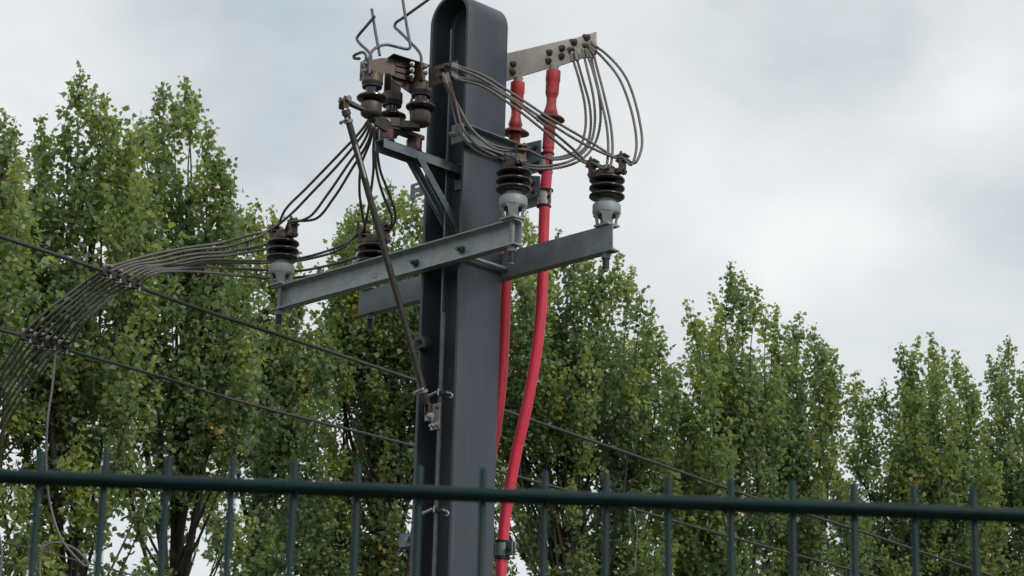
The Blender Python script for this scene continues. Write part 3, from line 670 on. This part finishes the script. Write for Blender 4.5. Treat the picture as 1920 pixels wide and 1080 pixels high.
for x, y in ((963, 121), (962, 136), (1031, 99), (1029, 115)):
    mk('bolt', MB().hexb(PB(x, y, .001), NB, .014, .012, .010, .008), M['rust'], bus)
for x, y in ((1054, 91), (1053, 106), (1077, 80), (1072, 96), (1101, 71), (1100, 88)):
    mk('bolt', MB().hexb(PB(x, y, .009), NB, .015, .014 if x > 1060 else .010, .014 if x > 1060 else .006, .010), M['rust'], bus)

# ------------------------------------------------------------------ red cables with terminations
def red_cable(label, pts, rainv, tops, grp='red cables down the right of the pole'):
    t = thing('red_cable', label, 'cable', pts[-1], group=grp)
    sm = smooth(pts, .03)
    mk('sheath', MB().tube(sm, .0265, 24), M['cable'], t, sharp=80)
    # termination sleeve: from top down
    top, bot = tops
    d = bot-top; L = d.length
    pr = [(0, .028), (.004, .0355), (.055, .0365), (.060, .0335), (.120, .0330), (.128, .031), (.143, .025), (.150, .0243), (.180, .0243), (.182, .026), (.190, .0265), (.205, .031), (.222, .036), (.235, .030), (.30, .0295), (.302, .0288), (.38, .0292)]
    mk('termination', MB().rev(top, d.normalized(), [(a, r_) for a, r_ in pr if a < L]+[(max(L, .405), .030)], 28), M['term'], t, sharp=50)
    s0 = top+d.normalized()*rainv
    mk('rain_shed', MB().rev(s0, d.normalized(), [(0, .031), (.006, .036), (.016, .056), (.026, .070), (.033, .072), (.034, .069), (.030, .055), (.024, .04), (.020, .031)][:6]+[(.0345, .066), (.0346, .03)], 36), M['shed'], t, sharp=40)
    mk('lug', MB().cyl(top-d.normalized()*.0, top-d.normalized()*.022, .022, .026, n=20), M['alu'], t)
    return t, sm
VC = .335
q = lambda x, y, v=VC: PL(x, y, v)
t2top = q(1038, 132, .325)
c2p = [q(1031, 215, .32), q(1027, 300, .32), q(1022, 370, .32), q(1019, 450, .325), q(1017, 530, .325), q(1012, 610, .325), q(1001, 690, .32), q(985, 775, .31), q(968, 850, .30), q(954, 925, .29), q(946, 980, .285), q(942, 1030, .28), q(939, 1085, .275), V((q(937, 1110, .27).x, .27, 2.0)), V((-.02, .26, .3))]
c2, s2 = red_cable('red cable at the right, reaching the middle of the pale bus bar', c2p, .225, (t2top, q(1028, 275, .32)))
t1top = q(971, 154, .30)
c1p = [q(966, 235, .31), q(963, 290, .31), q(958, 400, .31), q(951, 500, .31), q(948, 560, .31), q(945, 640, .31), q(940, 720, .31), q(932, 790, .305), q(920, 860, .30), q(905, 960, .29), q(899, 1080, .285), V((q(896, 1100, .28).x, .28, .3))]
c1_, s1 = red_cable('red cable half hidden behind the right edge of the pole', c1p, .235, (t1top, q(963, 290, .31)))
for s_, n0 in ((c2, 0),):
    for (x, y) in ((1026, 289), (1024, 357)):
        p = q(x, y, .32)
        mk('rubber_ring', MB().lathe(p+V((0, 0, .0)), [(-.006, .0265), (-.004, .035), (.004, .035), (.006, .0265)], 24), M['rubber'], c2)
# clamps holding cable 2 beside the pole top
for (x, y, lab) in ((1023, 308, 'upper'), (1020, 372, 'lower')):
    p = q(x, y, .32)
    t = thing('cable_clamp', 'aluminium saddle clamp round the right red cable, %s of the two near the insulators' % lab, 'clamp', p, group='cable clamps on the red cable')
    mk('saddle', MB().lathe(p, [(-.036, .030), (-.035, .0335), (.035, .0335), (.036, .030)], 28), M['alu'], t, sharp=50)
    mk('wing', MB().box(p+V((-.175, -.012, -.034)), p+V((-.028, -.006, .034))), M['alu'], t, bevel=.0012)
    mk('side_lug', MB().box(p+V((.030, -.006, -.034)), p+V((.050, 0, .034))), M['alu'], t, bevel=.0012)
    mk('screw', MB().hexb(p+V((.040, -.0065, .0)), (0, -1, 0), .007, .004), M['dark'], t)
    mk('rubber_collar', MB().lathe(p+V((0, 0, -.046)), [(0, .028), (.002, .036), (.008, .036), (.0095, .028)], 24), M['rubber'], t)
p = q(942, 1031, .28)
t = thing('cable_clamp', 'dark grey clamp holding the right red cable to the pole, low beside the fence', 'clamp', p, group='cable clamps on the red cable')
mk('saddle', MB().lathe(p, [(-.032, .030), (-.031, .035), (.031, .035), (.032, .030)], 28), M['zinc'], t, sharp=50)
mk('flange_ear', MB().box(p+V((.033, -.012, -.031)), p+V((.075, -.005, .031))), M['zinc'], t, bevel=.002)
mk('ear_back', MB().box(p+V((.033, -.002, -.031)), p+V((.085, .005, .031))), M['galv_dull'], t, bevel=.002)
mk('arm', MB().box(p+V((-.11, -.02, -.028)), p+V((-.030, -.012, .028))), M['zinc'], t, bevel=.002)
mk('bolt', MB().hexb(p+V((.055, -.012, 0)), (0, -1, 0), .011, .009), M['dark'], t)
for z_ in (.033, -.045): mk('rubber_collar', MB().lathe(p+V((0, 0, z_)), [(0, .028), (.002, .038), (.010, .038), (.012, .028)], 24), M['rubber'], t)
# channel on the right flange carrying the clamp plates
cb = thing('side_channel', 'short galvanised channel bolted across the right face of the pole below the jumpers', 'bracket', (W+.001, -.02, 5.25))
zc0, zc1 = 5.262, 5.352
cm = MB()
cm.box((W+.001, -.185, zc0), (W+.006, .30, zc1)).box((W+.0061, -.185, zc1-.006), (W+.048, .30, zc1)).box((W+.0061, -.185, zc0), (W+.048, .30, zc0+.006))
mk('channel', cm, M['zinc'], cb, bevel=.0015)
mk('end_tab', MB().box((W-.035, -.191, zc0-.004), (W+.048, -.1855, zc1+.002)), M['galv_dull'], cb, bevel=.0015)
mk('bolt', MB().hexb((W-.022, -.1915, zc0+.045), (0, -1, 0), .012, .009, .012), M['steel'], cb)
mk('bolt', MB().hexb((W+.022, -.1915, zc0+.045), (0, -1, 0), .012, .009), M['zinc'], cb)
for (pts_, lab, bl) in ((((955, 276), (1014, 262), (1014, 300), (955, 322)), 'upper slotted galvanised plate beside the red cable, behind the pole', ((1004, 277),)),
                   (((975, 328), (1012, 330), (1012, 366), (975, 378)), 'lower galvanised plate beside the red cable, with two bolts', ((1000, 345), (1000, 360)))):
    pl2 = [PL(x, y, .285) for x, y in pts_]
    t = thing('mounting_plate', lab, 'plate', pl2[3], group='plates carrying the cable clamps')
    mk('plate', MB().prism(pl2, (0, 0, 0), (0, .006, 0)), M['zinc'], t, bevel=.001)
    for x, y in bl: mk('bolt', MB().hexb(PL(x, y, .284), (0, -1, 0), .009, .006, .008), M['dark'], t)

# ------------------------------------------------------------------ jumper wires, right side
RW = .0067
def wire(pts, label, group, m='strand', r=RW, n=12, name='jumper_wire', lugs=(), cat='wire', step=.0065):
    sm = smooth(pts, step)
    o = mk(name, MB().tube(sm, r, n, lob=.15, twist=58), M[m], at=sm[0], sharp=180)
    tag(o, label, cat, group)
    for a, b in lugs:
        mk('lug', MB().cyl(a, b, r*1.38, n=12), M['lug'], o)
    return o
GR = 'jumper wires from the switch to the bus bar'
e = iRR; (r_o, r_i), (l_o, l_i) = e
def busend(x, y, off=.03): return PB(x, y, off)
UP = [
 ([PL(850, 121, VT-.012), PL(858, 124, VT-.012), PL(905, 141, -.34), PL(965, 178, -.22), PL(1030, 221, -.08), PL(1100, 262, .05), r_i, r_o, PL(1190, 306, .19), PL(1203, 278, .22), PL(1199, 225, .25), PL(1176, 150, .28), busend(1135, 100), busend(1116, 86), busend(1108, 78)], 'outermost jumper wire, looping furthest right from the bus bar down to the back right insulator'),
 ([PL(850, 125, VT-.02), PL(858, 128, VT-.02), PL(905, 149, -.35), PL(962, 185, -.23), PL(1028, 229, -.09), PL(1095, 270, .04), r_i+V((0, -.02, 0)), r_o+V((0, -.02, 0)), PL(1183, 309, .17), PL(1193, 280, .21), PL(1188, 225, .24), PL(1165, 155, .27), busend(1130, 108), busend(1113, 92), busend(1106, 86)], 'second jumper wire from the right, just inside the outermost loop'),
 ([PL(850, 137, VT-.012), PL(858, 144, VT-.012), PL(905, 156, -.34), PL(960, 188, -.25), PL(1020, 234, -.10), PL(1075, 280, .05), l_o, l_i, PL(1142, 314, .12), PL(1148, 290, .16), PL(1146, 240, .22), PL(1132, 175, .26), busend(1117, 118), busend(1112, 98), busend(1106, 90)], 'jumper wire through the left clamp of the back right insulator, right one of its pair'),
 ([PL(850, 141, VT-.02), PL(858, 148, VT-.02), PL(905, 162, -.35), PL(955, 194, -.27), PL(1015, 241, -.12), PL(1070, 288, .04), l_o+V((0, -.02, 0)), l_i+V((0, -.02, 0)), PL(1134, 316, .11), PL(1140, 290, .15), PL(1138, 240, .20), PL(1125, 180, .25), busend(1112, 125), busend(1108, 105), busend(1103, 95)], 'jumper wire through the left clamp of the back right insulator, left one of its pair')]
(fr_o, fr_i), (fl_o, fl_i) = iFR
LOW = [
 ([PL(832, 140, VT-.02), PL(836, 160, VT-.02), PL(853, 196, -.37), PL(880, 240, -.34), PL(925, 272, -.26), fr_i, fr_o, PL(1025, 296, .0), PL(1060, 292, .10), PL(1086, 277, .18), PL(1097, 245, .22), PL(1097, 200, .25), PL(1086, 150, .28), busend(1077, 120), busend(1073, 108), busend(1072, 98)], 'innermost jumper wire, leftmost of the four curving under to the front right insulator'),
 ([PL(835, 143, VT-.026), PL(841, 162, VT-.026), PL(860, 200, -.37), PL(888, 246, -.34), PL(930, 279, -.26), fr_i+V((0, .019, 0)), fr_o+V((0, .019, 0)), PL(1032, 299, .02), PL(1072, 293, .12), PL(1098, 275, .19), PL(1107, 245, .22), PL(1106, 200, .25), PL(1093, 150, .28), busend(1085, 122), busend(1081, 108), busend(1078, 98)], 'second from the left of the four jumper wires curving under to the front right insulator'),
 ([PL(840, 140, VT-.02), PL(845, 158, VT-.02), PL(856, 200, -.38), PL(868, 240, -.36), PL(893, 272, -.31), PL(928, 292, -.25), fl_o, fl_i, PL(990, 310, -.10), PL(1045, 309, .03), PL(1082, 295, .13), PL(1106, 270, .19), PL(1115, 235, .22), PL(1113, 185, .25), PL(1101, 130, .28), busend(1096, 108), busend(1093, 92)], 'third from the left of the four jumper wires curving under to the front right insulator'),
 ([PL(837, 145, VT-.014), PL(841, 165, VT-.014), PL(850, 208, -.38), PL(862, 248, -.36), PL(886, 277, -.31), PL(922, 296, -.25), fl_o+V((0, -.018, 0)), fl_i+V((0, -.018, 0)), PL(992, 315, -.10), PL(1050, 314, .03), PL(1090, 299, .13), PL(1114, 272, .19), PL(1125, 235, .22), PL(1124, 185, .25), PL(1111, 130, .28), busend(1103, 108), busend(1099, 92)], 'fourth and longest of the four jumper wires curving under to the front right insulator')]
for pts, lab in UP+LOW:
    d0 = (V(pts[1])-V(pts[0])).normalized()
    wire(pts, lab, GR, 'strand_grey' if 0 else 'strand', lugs=[(V(pts[0])-d0*.006, V(pts[0])+d0*.045), (V(pts[-1]), V(pts[-1])+(V(pts[-2])-V(pts[-1])).normalized()*.05)])

# ------------------------------------------------------------------ span cables
def vplane(px, py, A, B):      # pixel -> point on the vertical plane through world xy A,B
    A = V((A[0], A[1], 0)); B = V((B[0], B[1], 0)); nrm = (B-A).cross(V((0, 0, 1))).normalized()
    d = ray(px, py); t = (A-EYE).dot(nrm)/d.dot(nrm); return to_uvz(EYE+d*t)
pA0, pA1 = PY(0, 443, 10.0), PY(1860, 1080, 17.0)
pB0, pB1 = PY(0, 620, 10.6), PY(1640, 1080, 17.5)
CA = lambda x, y: vplane(x, y, pA0, pA1)
CB = lambda x, y: vplane(x, y, pB0, pB1)
GS = 'long span cables crossing behind the pole'
M['span'] = mat('dark_span_cable', (.060, .058, .055), .55, .3, .25, 20)
ptsA = [CA(-120, 397), CA(0, 443), CA(100, 476), CA(190, 507), CA(265, 540), CA(400, 588), CA(520, 627), CA(775, 712), CA(945, 770), CA(1200, 858), CA(1420, 935), CA(1600, 992), CA(1860, 1080), CA(2050, 1142)]
wire(ptsA, 'upper thick stranded span cable running down to the right behind the pole', GS, 'span', .0108, 12, 'span_cable', cat='cable', step=.009)
ptsB = [CB(-120, 590), CB(0, 619), CB(60, 634), CB(130, 657), CB(300, 706), CB(440, 750), CB(600, 792), CB(770, 835), CB(930, 882), CB(1130, 938), CB(1190, 955), CB(1310, 990), CB(1640, 1080), CB(1850, 1134)]
wire(ptsB, 'lower smooth dark span cable running down to the right behind the pole', GS, 'span', .0092, 12, 'span_cable', cat='cable', step=.009)
ptsC = [PYL(-60, 998, 12.5), PYL(0, 1015, 12.8), PYL(90, 1037, 13.3), PYL(160, 1055, 13.8), PYL(255, 1080, 14.5), PYL(400, 1118, 15.5)]
wire(ptsC, 'thin span cable in the bottom left corner behind the fence', GS, 'span', .0058, 8, 'span_cable', cat='cable')
# tie with dangling threads on the lower span
p = CB(1187, 954)
t = thing('cable_tie', 'small pale tie with dangling threads on the lower span cable, right of the pole', 'tie', p)
mk('band', MB().rev(p+V((-.02, 0, .004)), (V(ptsB[11])-V(ptsB[10])).normalized(), [(0, .02), (.01, .024), (.03, .022), (.04, .016)], 12), M['sheet'], t)
mk('thread', MB().tube(smooth([p, p+V((-.03, 0, -.05)), p+V((-.035, .01, -.13)), p+V((-.02, .01, -.17))], .02), .003, 5), M['strand_dark'], t)
mk('thread', MB().tube(smooth([p, p+V((.02, 0, -.05)), p+V((.03, .01, -.12)), p+V((.02, .01, -.30)), p+V((.022, .0, -.42))], .02), .003, 5), M['strand_dark'], t)

# ------------------------------------------------------------------ jumper wires, left side
GL = 'eight jumper wires from the switch through the spacer clamps'
(a_o, a_i) = iFL[1]; (b_o, b_i) = iFL[0]; (c_o, c_i) = iRL[1]; (d_o, d_i) = iRL[0]
YL = 10.9
pY = lambda x, y, Y: PYL(x, y, Y)
src = lambda x, y: PL(x, y, -.42)
heads = [
 [src(690, 226), pY(676, 246, 10.15), pY(632, 293, 10.35), pY(575, 352, 10.6), pY(535, 393, 10.78), a_i+V((0, 0, .003)), a_o, pY(478, 438, 10.90), pY(420, 454, 10.92)],
 [src(693, 229), pY(680, 252, 10.16), pY(640, 302, 10.37), pY(583, 363, 10.62), pY(545, 402, 10.80), a_i+V((0, -.02, 0)), a_o+V((0, -.02, 0)), pY(482, 445, 10.90), pY(430, 461, 10.92)],
 [src(695, 233), pY(684, 262, 10.17), pY(650, 312, 10.36), pY(613, 366, 10.58), pY(582, 405, 10.72), b_o, b_i, pY(520, 450, 10.93), pY(440, 470, 10.95)],
 [src(698, 236), pY(690, 266, 10.18), pY(659, 318, 10.38), pY(625, 372, 10.60), pY(592, 410, 10.74), b_o+V((0, -.02, 0)), b_i+V((0, -.02, 0)), pY(520, 458, 10.93), pY(440, 477, 10.95)],
 [src(700, 238), pY(693, 268, 10.2), pY(677, 310, 10.4), pY(674, 360, 10.6), pY(679, 400, 10.74), c_i, c_o, pY(640, 460, 10.95), pY(585, 479, 11.05), pY(540, 487, 11.1), pY(460, 489, 11.05)],
 [src(703, 240), pY(700, 278, 10.2), pY(700, 320, 10.4), pY(693, 375, 10.6), pY(688, 405, 10.74), c_i+V((0, -.02, 0)), c_o+V((0, -.02, 0)), pY(640, 466, 10.95), pY(585, 484, 11.05), pY(540, 491, 11.1), pY(460, 493, 11.05)],
 [src(706, 242), pY(703, 285, 10.2), pY(708, 330, 10.35), pY(720, 370, 10.5), pY(734, 405, 10.6), d_o, d_i, pY(712, 463, 10.9), pY(672, 481, 11.0), pY(614, 498, 11.1), pY(556, 508, 11.15), pY(470, 505, 11.1)],
 [src(709, 242), pY(707, 280, 10.2), pY(713, 320, 10.35), pY(728, 360, 10.5), pY(741, 398, 10.6), d_o+V((0, .018, 0)), d_i+V((0, .018, 0)), pY(712, 473, 10.9), pY(672, 492, 11.0), pY(614, 510, 11.1), pY(556, 520, 11.15), pY(470, 519, 11.1)],
]
tails = [   # between the insulators and spacer clamp A
 [(340, 466, 10.8), (282, 478, 10.72)], [(350, 470, 10.8), (292, 484, 10.72)], [(360, 477, 10.8), (300, 490, 10.72)], [(370, 483, 10.8), (308, 496, 10.72)],
 [(390, 487, 10.9), (320, 498, 10.76)], [(390, 492, 10.9), (325, 503, 10.76)], [(380, 501, 10.9), (330, 505, 10.76)], [(390, 511, 10.9), (335, 509, 10.76)]]
Apts = []; Bpts = []
ptA = smooth(ptsA, .01); ptB = smooth(ptsB, .01)
def at_px(curve_fn, x0, y0, x1, y1, k, n=8):
    f = k/(n-1); return curve_fn(x0+(x1-x0)*f, y0+(y1-y0)*f)
names8 = ['uppermost', 'second', 'third', 'fourth', 'fifth', 'sixth', 'seventh', 'lowest']
for k in range(8):
    a_ = at_px(CA, 197, 512, 260, 540, k)+V((0, 0, .020)); b_2 = at_px(CB, 44, 632, 124, 656, k)+V((0, 0, .018))
    Apts.append(a_); Bpts.append(b_2)
    f = k/7
    mid = [pY(157+f*48, 531+f*30, 10.60), pY(94+f*68, 578+f*24, 10.64)]
    top = pY(240+f*48, 490+f*24, 10.62)
    tl = [pY(18+f*82, 666, 10.85), pY(-8+f*80, 703, 10.95), pY(-35+f*76, 747, 11.05), pY(-75+f*75, 817, 11.25), pY(-118+f*72, 905, 11.5)]
    # keep the run through each clamp square to the cable
    pts = heads[k]+[pY(*q_) for q_ in tails[k]]+[top, a_]+mid+[b_2]+tl
    wire(pts, names8[k]+' of the eight parallel jumper wires sweeping from the switch to the lower left', GL, 'strand_dark' if k > 3 else 'strand_dark', .0072, 12, step=.0075)
def spacer(P_, label, ref):
    c = sum(P_, V((0, 0, 0)))/8
    t = thing('spacer_clamp', label, 'clamp', c, group='spacer clamps tying the jumper wires to the span cables')
    d = (P_[-1]-P_[0]).normalized(); sd2 = V((0, 0, 1)); nrm = d.cross(sd2).normalized()
    if to_w(nrm).y > to_w(V((0, 0, 0))).y: nrm = -nrm
    L = (P_[-1]-P_[0]).length
    mk('spine', MB().obox(c+V((0, 0, -.016)), d, sd2, None, (L/2+.02, .019, .013)), M['dark'], t, bevel=.003)
    for k in range(4):
        m_ = (P_[2*k]+P_[2*k+1])/2
        j = mk('clamp_block', MB().obox(m_+V((0, 0, .012)), d, sd2, None, (L*.058, .006, .022)).obox(m_+V((0, 0, -.010)), d, sd2, None, (L*.058, .008, .024)), M['dark'], t, bevel=.002)
        for q_ in (-1, 0, 1):
            pb_ = m_+d*(q_*L*.056*.9)+nrm*.012*q_
            mk('bolt', MB().cyl(pb_+V((0, 0, -.042)), pb_+V((0, 0, .030)), .0048, n=8).cyl(pb_+V((0, 0, .018)), pb_+V((0, 0, .026)), .010, n=6).cyl(pb_+V((0, 0, -.042)), pb_+V((0, 0, -.034)), .009, n=6), M['alu'] if q_ else M['steel'], j)
spacer(Apts, 'dark spacer clamp tying eight wires to the upper span cable', ptsA)
spacer(Bpts, 'dark spacer clamp tying eight wires to the lower span cable, at the left edge', ptsB)
# loose earthing cable hanging in a loop at lower left
lo = [(104, 662, 10.8), (98, 725, 10.8), (89, 790, 10.8), (87, 880, 10.85), (94, 945, 10.9), (115, 1010, 10.9), (142, 1045, 10.9), (160, 1061, 10.9), (166, 1058, 10.92), (158, 1045, 10.95), (138, 1028, 11.0), (112, 1018, 11.0), (90, 1021, 11.0), (78, 1036, 11.0), (75, 1060, 11.0), (76, 1100, 11.0)]
wire([pY(*a) for a in lo], 'loose grey cable hanging from the lower clamp and ending in a loop behind the fence', 'loose cables at the left', 'strand_grey', .0068, 8, 'loose_cable', cat='cable')
lo = [(-4, 990, 10.9), (3, 1030, 10.9), (0, 1090, 10.9)]
wire([pY(*a) for a in lo], 'short end of grey cable at the very left edge, bottom corner', 'loose cables at the left', 'strand_grey', .006, 8, 'loose_cable', cat='cable')

# ------------------------------------------------------------------ mesh fence in front
FA = PY(78, 868, 1.76); FD = V((math.cos(R(3.6)), math.sin(R(3.6)), 0)); FN = V((FD.y, -FD.x, 0))
zr = PY(75, 898, 1.75).z+.0028
fence = thing('mesh_fence', 'dark green welded double-rod mesh fence panel out of focus across the bottom', 'fence', (FA.x, FA.y, 0), 'world')
base = V((FA.x, FA.y, 0))
for i in range(-8, 26):
    p = base+FD*((.0505*i)+random.uniform(-.0008, .0008)); top = zr+.0225+random.uniform(-.001, .001)
    mk('vertical_rod', MB().rev(V((p.x, p.y, .05)), V((0, 0, 1)), [(0, .003), (top-.052, .003), (top-.0505, .0022), (top-.05, .001)], 12), M['fence'], fence)
for j in range(10):
    z = zr-.2*j
    if z < .05: break
    for s_ in (1, -1):
        mk('horizontal_rod', MB().cyl(base+FD*-.42+FN*(.0074*s_)+V((0, 0, z)), base+FD*1.27+FN*(.0074*s_)+V((0, 0, z)), .0046, n=14), M['fence'], fence)
for xx in (-.44, 1.29):
    pc = base+FD*xx+FN*-.02
    po = thing('fence_post', 'dark green square fence post at the %s end of the mesh panel' % ('left' if xx < 0 else 'right'), 'post', (pc.x, pc.y, 0), 'world', 'fence posts')
    mk('post', MB().obox(pc+V((0, 0, 1.02)), FD, FN, None, (.02, .02, 1.02)), M['fence'], po, bevel=.003)
    mk('post_cap', MB().obox(pc+V((0, 0, 2.045)), FD, FN, None, (.0215, .0215, .0045)), M['rubber'], po)
print('leaves', NL)
